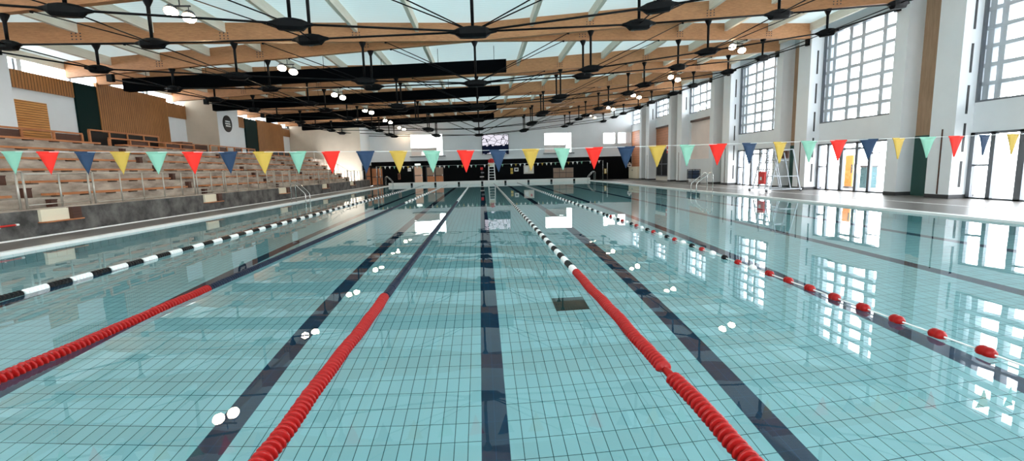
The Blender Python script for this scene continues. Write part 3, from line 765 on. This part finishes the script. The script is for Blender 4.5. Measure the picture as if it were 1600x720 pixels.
for k in range(6):
    T = thing('roof_truss', '%s twin glulam roof truss with black tie rods counted from the camera' % tr_names[k] if k < 5 else 'farthest twin glulam roof truss with black tie rods before the end wall', 'roof truss', (0, 0, 0), 'roof trusses')
    T.location = (-0.15, 13.1+7.45*k, zb(-0.15)); off = tuple(T.location)
    def P(mb, name, mat): return mb.build(name, mat, T, off)
    for s in (-1, 1):
        for side in (-1, 1):
            xe = 17.0 if side > 0 else -18.9
            mb = MB(); hw = 0.11
            pts = []
            for x in (-0.15, xe): 
                y = Yb(k, s, x); pts.append((x, y))
            (xa, ya), (xb, yb_) = pts
            mb.hexa([(xa, ya-hw, zb(xa)), (xb, yb_-hw, zb(xb)), (xb, yb_+hw, zb(xb)), (xa, ya+hw, zb(xa)), (xa, ya-hw, zt(xa)-.004), (xb, yb_-hw, zt(xb)-.004), (xb, yb_+hw, zt(xb)-.004), (xa, ya+hw, zt(xa)-.004)])
            if k <= 3:
                for i in range(1, 8):       # bolt groups below each second purlin
                    if i % 2: continue
                    x = XC+side*2.36*i
                    if not (min(xa, xb) < x < max(xa, xb)): continue
                    y = Yb(k, s, x)-hw
                    for a in range(3):
                        for b in range(3):
                            xx = x-0.13+0.13*a; yy = Yb(k, s, xx)-hw; zz = zb(xx)+0.14+0.1*b
                            mb.box(xx-.02, xx+.02, yy-.012, yy+.01, zz-.02, zz+.02, 1)
            P(mb, 'timber_beam', [m_beam, m_slot])
    # nodes, struts
    c0 = npos(k, 1, 0, 1)
    P(casting(c0, (1, 0, 0.02), 1.15, 0.14), 'cast_node', m_steelblk)
    def strut(x, y, z0):
        mb = MB(); z1 = zb(x)
        mb.lathe((x, y, z0), (0, 0, 1), [(0, .042), (z1-z0-.26, .05), (z1-z0-.22, .05), (z1-z0-.04, .13), (z1-z0, .14)], 10)
        P(mb, 'strut', m_steelblk)
    strut(c0.x, c0.y, c0.z)
    rt, rd = 0.029, 0.018
    for side in (-1, 1):
        for s in (-1, 1):
            prev = c0
            for i in (1, 2, 3):
                n = npos(k, s, i, side)
                strut(n.x, n.y, n.z)
                P(casting(n, n-prev, 0.95 if i < 3 else 0.8, 0.11), 'cast_node', m_steelblk)
                P(MB().rod(prev, n, rt, 7), 'tie_rod', m_steelblk)
                prev = n
            xe = side*16.4 if side > 0 else -16.8
            P(MB().rod(prev, (xe, Yb(k, s, xe), zb(xe)-0.22), rt, 7), 'tie_rod', m_steelblk)
            P(MB().box(xe-.12, xe+.12, Yb(k, s, xe)-.1, Yb(k, s, xe)+.1, zb(xe)-.32, zb(xe)), 'rod_anchor', m_steelblk)
            # rising braces to the beams
            for i, xb_ in ((0, 3.75), (1, 8.3), (2, 12.9)):
                n = npos(k, s, i, side); x = side*xb_
                P(MB().rod(n, (x, Yb(k, s, x), zb(x)), rd, 6).lathe((x, Yb(k, s, x), zb(x)-.05), (0, 0, 1), [(0, .04), (.05, .05)], 8), 'brace_rod', m_steelblk)
        for i in (1, 2, 3):
            a, b = npos(k, -1, i, side), npos(k, 1, i, side)
            P(MB().rod(a, b, rd, 6), 'cross_rod', m_steelblk)
            if k < 5 and i in (2, 3):
                P(MB().rod(b, npos(k+1, -1, i, side), rd, 6), 'link_rod', m_steelblk)

# black acoustic baffles between the trusses
for i in range(4):
    y = 24.27+7.45*i; x0, x1 = -17.0, 1.38
    t = thing('acoustic_baffle', 'long black baffle hung under the roof, %s from the camera' % ORD[i], 'baffle', (x1, y, 6.37), 'black baffles under the roof')
    mb = MB(); dz = 0.038*(x0-x1)
    mb.hexa([(x0-x1, -.2, dz), (0, -.2, 0), (0, .2, 0), (x0-x1, .2, dz), (x0-x1, -.2, dz+.58), (0, -.2, .58), (0, .2, .58), (x0-x1, .2, dz+.58)])
    mb.build('baffle_body', m_baffle, t)
    for q in range(7):
        xx = -0.6-q*2.8; MB().rod((xx, 0, 0.57+0.038*xx), (xx, 0, zt(x1+xx)-6.37), 0.012, 6).build('hanger', m_steelblk, t)

# floodlights, a pair under each truss on both sides
lamp_meshes = None
def flood(x, y, z, side, label):
    global lamp_meshes
    t = thing('floodlight', label, 'floodlight', (x, y, z), 'floodlights under the roof')
    zr = zb(x)-z
    MB().rod((0, 0, zr), (0, 0, 0.16), 0.018, 8).build('hanger', m_lampb, t)
    MB().box(-0.3, 0.3, -0.02, 0.02, 0.14, 0.18).build('cross_bar', m_lampb, t)
    ax = Vector((0.15*side, -0.55, -0.85)).normalized()
    for q, (hx, hz) in enumerate(((-0.24*1, 0.05), (0.24, -0.12))):
        c = Vector((hx, 0, hz))
        hd = MB().lathe(c-ax*0.16, ax, [(0, 0.06), (0.05, 0.13), (0.2, 0.19), (0.22, 0.195)], 14)
        hd.rod((hx, 0, hz+0.05), (hx, 0, 0.16), 0.012, 6)
        h_ = hd.build('lamp_head', m_lampb, t)
        MB().lathe(c+ax*0.061, ax, [(0, 0.175), (0.015, 0.17)], 16).build('lens', m_lens, h_)
for k in range(6):
    flood(-8.5, 14.6+7.45*k, 6.2, 1, 'lit warm floodlight pair over the stand side lanes, %s from the camera' % ORD[k])
for k in range(1, 6):
    flood(12.6, 15.4+7.45*k, 7.1, -1, 'lit warm floodlight pair near the window wall, %s from the camera' % ORD[k-1])

# ================================================================= LANE ROPES
PITCH_D = 0.05
dprof = [(-.025, .016), (-.017, .018), (-.015, .050), (-.010, .060), (-.003, .060), (.001, .050), (.003, .018), (.025, .016)]
disc_me = {}
def disc_obj(mat):
    if mat.name not in disc_me:
        o = MB().lathe((0, 0, 0), (0, 1, 0), dprof, 14).build('float_disc', mat); disc_me[mat.name] = o.data
        bpy.data.objects.remove(o)
    return disc_me[mat.name]
block_me = {}
def block_mesh(mat, L=0.35):
    key = (mat.name, L)
    if key not in block_me:
        pr = []; n = 6
        for i in range(n):
            t = -L/2+0.01+(L-0.02)*i/n; w = (L-0.02)/n
            pr += [(t, .034), (t+w*.3, .054), (t+w*.7, .054), (t+w, .034)]
        o = MB().lathe((0, 0, 0), (0, 1, 0), pr, 10).build('float_block', mat); block_me[key] = (o.data, pr)
        bpy.data.objects.remove(o)
    return block_me[key][0]
def put(me, name, parent, loc, rz=0.0):
    o = bpy.data.objects.new(name, me); COL.objects.link(o); o.parent = parent; o.location = loc
    if rz: o.rotation_euler = (0, rz, 0)
    return o
def rope(x, label, red_from, red_to, pattern, L=0.35, gap=None):
    """pattern(y) -> material of the block there"""
    z = 0.012
    t = thing('lane_rope', label, 'lane rope', (x, 0, 0), 'lane ropes on the water')
    MB().rod((0, YN, z), (0, YF-0.02, z), 0.009, 6).build('cable', m_cable, t)
    n = 0; y = red_from
    me = disc_obj(m_red)
    while y < red_to and n < 100:
        wob = 0.006*math.sin(y*3.1)+0.004*math.sin(y*7.7)
        if not (gap and gap[0] < y < gap[1]):
            put(me, 'float_disc', t, (wob, y, z+random.uniform(-.003, .003)), random.uniform(0, 6)); n += 1
        y += PITCH_D
    if gap: MB().lathe((0, gap[0], z), (0, 1, 0), [(0, .02), (.03, .03), (gap[1]-gap[0]-.03, .03), (gap[1]-gap[0], .02)], 10).build('connector', m_red, t)
    y = red_to+L/2; rest = MB(); mats = []
    while y < YF-0.3:
        m = pattern(y)
        if n < 100: put(block_mesh(m, L), 'float_block', t, (0, y, z)); n += 1
        else:
            block_mesh(m, L)
            if m not in mats: mats.append(m)
            rest.lathe((0, y, z), (0, 1, 0), block_me[(m.name, L)][1], 8, mats.index(m))
        y += L
    if rest.v:
        o = rest.build('float_run', mats, t); o['kind'] = 'stuff'
def alt(a, b, per):
    return lambda y: a if int(y/per) % 2 == 0 else b
cnt = {'i': 0}
def altn(ms):
    st = {'i': 0}
    def f(y):
        m = ms[st['i'] % len(ms)]; st['i'] += 1; return m
    return f
rope(1.25, 'lane rope with red discs then white and black floats beside the central lane', 1.9, 6.4, altn([m_whitep, m_blackp]), 0.35, (3.04, 3.17))
def navy_then(y): 
    if y < 22: return m_navy
    return m_navy if int(y/0.35) % 3 == 0 else m_whitep
rope(-1.25, 'lane rope with red discs then navy floats, left of the central lane', 1.9, 5.54, navy_then)
rope(-3.75, 'lane rope with red discs then navy floats, second from the stand', 3.2, 6.3, navy_then)
wb = altn([m_whitep, m_whitep, m_blackp])
rope(-6.25, 'white and black lane rope nearest to the stand', 4.9, 5.75, altn([m_whitep, m_blackp]), 0.37)
# sparse single-float rope on the window side
t = thing('lane_rope', 'thin white lane rope with widely spaced single floats on the window side', 'lane rope', (3.75, 0, 0), 'lane ropes on the water')
MB().rod((0, YN, 0.02), (0, YF-0.02, 0.02), 0.007, 6).build('cable', m_cable, t)
fprof = [(-.062, .015), (-.058, .032), (-.036, .046), (-.014, .048), (0, .042), (.014, .048), (.036, .046), (.058, .032), (.062, .015)]
fme = {}
for m in (m_red, m_whitep, m_blackp):
    o = MB().lathe((0, 0, 0), (0, 1, 0), fprof, 14).build('float', m); fme[m.name] = o.data; bpy.data.objects.remove(o)
rest = MB(); y = 2.38; i = 0
while y < YF-0.4:
    if y < 5.9: m = m_red
    elif y < 14: m = (m_blackp, m_whitep, m_red)[i % 3]
    else: m = (m_whitep, m_blackp)[i % 2]
    if i < 100:
        q = put(fme[m.name], 'float', t, (0, y, 0.02))
        if y > 5.9: q.scale = (0.95, 0.8, 0.95)
    else: rest.lathe((0, y, 0.02), (0, 1, 0), [(a*.8, b*.95) for a, b in fprof], 8, 0 if m is m_whitep else 1)
    y += 0.385; i += 1
o = rest.build('float_run', [m_whitep, m_blackp], t); o['kind'] = 'stuff'

# ================================================================= BUNTING
def flag_mesh(mat, w, h):
    """small triangular pennant with a folded hem and a light ripple"""
    mb = MB(); n = 6; th = 0.0015
    F, B = [], []
    for j in range(n+1):
        t_ = j/n; hw = w/2*(1-t_)+0.0012
        for u in (-1, -0.33, 0.33, 1):
            yy = 0.006*math.sin(t_*3+u*2)*t_
            F.append((u*hw, yy-th, -h*t_)); B.append((u*hw, yy+th, -h*t_))
    N = len(F); mb.v = F+B
    for j in range(n):
        for i in range(3):
            a = j*4+i
            mb.f.append((a, a+4, a+5, a+1)); mb.f.append((a+N, a+N+1, a+N+5, a+N+4))
        a = j*4; mb.f.append((a, a+N, a+N+4, a+4)); a = j*4+3; mb.f.append((a, a+4, a+4+N, a+N))
    for i in range(3): mb.f.append((i, i+1, i+1+N, i+N))
    mb.m = [0]*len(mb.f); mb.sm = [True]*len(mb.f)
    mb.box(-w/2-0.004, w/2+0.004, -0.004, 0.004, -0.012, 0.006)
    o = mb.build('flag', mat); me = o.data; bpy.data.objects.remove(o); return me
YB1 = 5.35
def zl(x): return 1.715+0.0017*x*x+(0.012*(-x) if x < 0 else 0.0)-0.0006*max(0, x)**2
fl = [flag_mesh(m, 0.192, 0.245) for m in (m_fg, m_fr, m_fb, m_fy)]
t = thing('bunting', 'string of large green, red, navy and yellow pennants across the near lanes', 'bunting', (0, YB1, 0))
MB().tube([(x, 0, zl(x)) for x in np.linspace(-9.9, 11.7, 60)], 0.0022, 6).build('cord', m_cord, t)
random.seed(3)
for i in range(-4, 38):
    x = -5.03+0.3697*i+random.uniform(-.01, .01)
    o = put(fl[i % 4], 'flag', t, (x, 0, zl(x))); o.rotation_euler = (random.uniform(-.06, .06), 0, random.uniform(-.25, .25))
def zl2(x): return 1.98+0.0008*x*x-0.0*x
fm2 = [flag_mesh(m, 0.2, 0.27) for m in (m_fy, m_whitep, m_fg, m_fr)]
t = thing('bunting', 'string of tiny pennants across the far lanes before the end wall', 'bunting', (0, 45.3, 0))
MB().tube([(x, 0, zl2(x)) for x in np.linspace(-9.9, 11.7, 40)], 0.006, 6).build('cord', m_cord, t)
for i in range(50):
    x = -9.6+0.43*i
    if i % 6 == 4: continue
    put(fm2[(0, 1, 1, 2, 3, 1)[i % 6]], 'flag', t, (x, 0, zl2(x)))
# bunting posts at the pool edges
for Yp, nm in ((YB1, 'near'), (45.3, 'far')):
    for x, sd in ((-10.0, 'stand'), (11.86, 'window')):
        zz = (zl if Yp < 10 else zl2)(x)
        p = thing('bunting_post', 'steel post at the %s side pool edge holding the %s pennant string' % (sd, nm), 'post', (x, Yp, ZD+0.012))
        MB().rod((0, 0, 0), (0, 0, zz-ZD), 0.02, 8).build('shaft', m_steel, p)
        MB().lathe((0, 0, 0), (0, 0, 1), [(0, .06), (.012, .06), (.02, .025)], 12).build('foot', m_steel, p)

# ================================================================= POOLSIDE EQUIPMENT
def handrails(name, label, x, y, side, gap=0.62, hgt=0.85, out=0.7):
    """pair of bent steel grab rails; side=+1 pool lies towards -x"""
    t = thing(name, label, 'handrail', (x, y, ZD))
    for q in (-gap/2, gap/2):
        pts = [(out*side, q, 0.0), (out*side, q, hgt*0.8)]
        for a in range(1, 6):
            an = PI*0.72*a/6
            pts.append((side*(out-0.13+0.13*math.cos(an)), q, hgt*0.8+0.2*hgt*math.sin(an)))
        pts += [(side*(out-0.3), q, hgt*0.88), (side*0.05, q, hgt*0.5), (0.0, q, hgt*0.4), (0.0, q, -0.75)]
        MB().tube(pts, 0.021, 8).build('rail', m_steel, t)
        MB().lathe((out*side, q, 0.0), (0, 0, 1), [(0, .05), (.015, .05), (.02, .025)], 12).build('rail_foot', m_steel, t)
    for z in (-0.3, -0.6): MB().box(-.04, .04, -gap/2, gap/2, z-.015, z+.015).build('rung', m_whitep, t)
    return t
handrails('ladder_rail', 'steel ladder rails on the window side pool edge before the blue crate', XR-0.75, 23.7, 1, 0.62, 1.0, 0.87)
handrails('ladder_rail', 'steel ladder rails on the stand side pool edge below the third gate', XL+0.62, 25.3, -1, 0.62, 1.0, 0.72)
handrails('ladder_rail', 'small steel ladder rails in the far corner by the stand', XL+0.6, 49.3, -1, 0.6, 1.0, 0.7)
handrails('ladder_rail', 'small steel ladder rails in the far corner by the window wall', XR-0.6, 48.6, 1, 0.6, 1.0, 0.7)

# blue crate trolley
t = thing('crate_trolley', 'dark blue mesh crate on thin legs by the pale pink blind', 'trolley', (16.05, 34.6, ZD))
f = MB(); X0, X1, Y0_, Y1_, z0, z1 = -0.3, 0.3, -0.42, 0.42, 0.38, 1.05
for (a, b) in ((X0, Y0_), (X1, Y0_), (X0, Y1_), (X1, Y1_)): f.box(a-.02, a+.02, b-.02, b+.02, z0, z1)
for z in (z0, (z0+z1)/2, z1):
    f.box(X0, X1, Y0_-.02, Y0_+.02, z-.02, z+.02); f.box(X0, X1, Y1_-.02, Y1_+.02, z-.02, z+.02)
    f.box(X0-.02, X0+.02, Y0_, Y1_, z-.02, z+.02); f.box(X1-.02, X1+.02, Y0_, Y1_, z-.02, z+.02)
f.build('crate_frame', m_blackp, t)
MB().box(X0+.03, X1-.03, Y0_+.03, Y1_-.03, z0+.02, z1-.06).build('crate_box', m_blue, t)
for (a, b) in ((X0, Y0_), (X1, Y0_), (X0, Y1_), (X1, Y1_)): 
    lg = MB().rod((a, b, 0.06), (a, b, z0), 0.018, 8).build('leg', m_rail, t)
    MB().lathe((a-.015, b, 0.035), (1, 0, 0), [(0, .035), (.03, .035)], 10).build('caster', m_blackp, lg)

# mobile lifeguard chair on the window side deck
t = thing('lifeguard_chair', 'tall white wheeled lifeguard chair on the window side deck', 'lifeguard chair', (14.6, 22.6, ZD))
W = 0.72
for yy in (-W, W):
    MB().bar((-0.62, yy, 0.14), (-0.22, yy, 2.0), 0.05, 0.05).build('ladder_stile', m_tubew, t)
    MB().bar((0.9, yy, 0.14), (0.45, yy, 2.05), 0.05, 0.05).build('rear_leg', m_tubew, t)
    MB().bar((0.62, yy*0.6, 0.14), (0.2, yy*0.6, 1.9), 0.04, 0.04).build('inner_leg', m_tubew, t)
    MB().bar((-0.85, yy, 0.13), (1.0, yy, 0.13), 0.05, 0.05).build('base_rail', m_tubew, t)
    MB().bar((-0.5, yy, 0.75), (0.75, yy, 0.75), 0.035, 0.035).build('side_rail', m_tubew, t)
    for xx in (-0.8, 0.95):
        w_ = MB().lathe((xx-.0, yy-.02, 0.06), (0, 1, 0), [(0, .055), (.005, .06), (.035, .06), (.04, .055)], 14).build('wheel', m_slot, t)
        MB().bar((xx, yy, 0.06), (xx, yy, 0.13), 0.06, 0.02).build('wheel_fork', m_steel, t)
for i in range(5):
    q = 0.15+i*0.18; MB().bar((-0.62+0.4*q, -W, 0.14+1.86*q), (-0.62+0.4*q, W, 0.14+1.86*q), 0.05, 0.035).build('rung', m_tubew, t)
for yy in (-0.25, 0.25): MB().bar((-0.6, yy, 0.14), (-0.24, yy, 1.75), 0.035, 0.035).build('ladder_rail', m_tubew, t)
MB().box(-0.1, 0.45, -0.42, 0.42, 1.5, 1.55).build('seat', m_tubew, t)
MB().box(0.40, 0.47, -0.42, 0.42, 1.62, 1.98).build('backrest', m_brown, t)
MB().bar((0.98, -W, 0.13), (0.98, W, 0.13), 0.05, 0.05).build('base_crossbar', m_tubew, t)
MB().bar((-0.3, -W, 2.0), (0.45, -W, 2.04), 0.04, 0.04).build('armrest', m_tubew, t)
MB().bar((-0.3, W, 2.0), (0.45, W, 2.04), 0.04, 0.04).build('armrest', m_tubew, t)
t = thing('rescue_tube', 'red rescue float hanging on the ladder of the wheeled lifeguard chair', 'rescue float', (13.96, 22.55, 0.42))
MB().hexa([(-.05, -.27, 0), (.03, -.27, 0), (.03, .2, 0), (-.05, .2, 0), (.02, -.2, .62), (.10, -.2, .62), (.10, .3, .62), (.02, .3, .62)]).build('float_body', m_redx, t)
MB().tube([(.06, -.1, .6), (.08, -.05, .74), (.08, .15, .74), (.06, .2, .6)], 0.012).build('strap', m_whitep, t)
MB().box(-.055, -.045, -.08, .08, .2, .36).build('badge', m_whitep, t)

# far lifeguard chair behind the bulkhead, with ladder facing the pool
t = thing('lifeguard_chair', 'tall white lifeguard ladder chair with red seat at the far pool end', 'lifeguard chair', (1.08, 51.6, ZD))
for xx in (-0.36, 0.36):
    MB().bar((xx, -0.35, 0.0), (xx*0.8, -0.05, 2.0), 0.09, 0.07).build('ladder_stile', m_panelw, t)
    MB().bar((xx*1.1, 0.5, 0.0), (xx*0.8, 0.25, 2.2), 0.07, 0.06).build('rear_leg', m_panelw, t)
    MB().box(xx-.04, xx+.04, -0.05, 0.4, 2.05, 2.1).build('armrest', m_panelw, t)
for i in range(6):
    q = 0.13+i*0.15; MB().bar((-0.34, -0.35+0.3*q, 2*q), (0.34, -0.35+0.3*q, 2*q), 0.07, 0.06).build('rung', m_panelw, t)
MB().box(-0.3, 0.3, -0.12, 0.3, 1.72, 1.8).build('seat', m_panelw, t)
MB().box(-0.26, 0.26, -0.14, -0.1, 1.8, 2.15).build('front_panel', m_cream, t)
MB().box(-0.33, 0.33, 0.28, 0.34, 1.8, 2.5).build('backrest', m_redx, t)
MB().lathe((0.02, 0.1, 2.25), (0, 0, 1), [(0, .2), (.1, .26), (.3, .26), (.4, .1)], 14).build('cushion', m_redx, t)

# start post with signal lights behind the bulkhead
x_, _ = atY(753.5, 280, 50.75)
t = thing('start_post', 'black post with grey collars and a small red top at the far pool end', 'post', (x_, 50.7, 0.33))
MB().box(-0.13, 0.13, -0.1, 0.1, 0.0, 0.36).build('post_body', m_blackp, t)
MB().lathe((0, 0, 0.36), (0, 0, 1), [(0, .06), (.8, .06)], 10).build('shaft', m_blackp, t)
MB().box(-0.24, 0.2, -0.15, 0.15, 0.36, 0.46).build('collar', m_rail, t)
MB().box(-0.12, 0.22, -0.1, 0.1, 0.8, 0.92).build('collar', m_alu, t)
MB().box(-0.16, 0.12, -0.1, 0.1, 1.16, 1.42).build('signal_light', m_redx, t)

# ================================================================= LIGHT
wd = bpy.data.worlds.new('world'); S.world = wd; wd.use_nodes = True
nt = wd.node_tree; nt.nodes.clear(); h = NT(nt)
bg = h.n('ShaderNodeBackground'); ow = h.n('ShaderNodeOutputWorld'); h.l(bg.outputs[0], ow.inputs[0])
bg.inputs[0].default_value = (0.92, 0.965, 1.0, 1); bg.inputs[1].default_value = 13.5
wd.cycles.sampling_method = 'AUTOMATIC'

vs = S.view_settings
S.display_settings.display_device = 'sRGB'
vs.view_transform = 'Standard'; vs.look = 'None'; vs.gamma = 1.0; vs.use_curve_mapping = False
vs.exposure = 0.0
cy = S.cycles
cy.use_denoising = True
try: cy.denoiser = 'OPENIMAGEDENOISE'
except Exception: pass
cy.max_bounces = 14; cy.diffuse_bounces = 6; cy.glossy_bounces = 6; cy.transmission_bounces = 10; cy.transparent_max_bounces = 16
cy.sample_clamp_indirect = 6.0
cy.caustics_reflective = True; cy.caustics_refractive = True
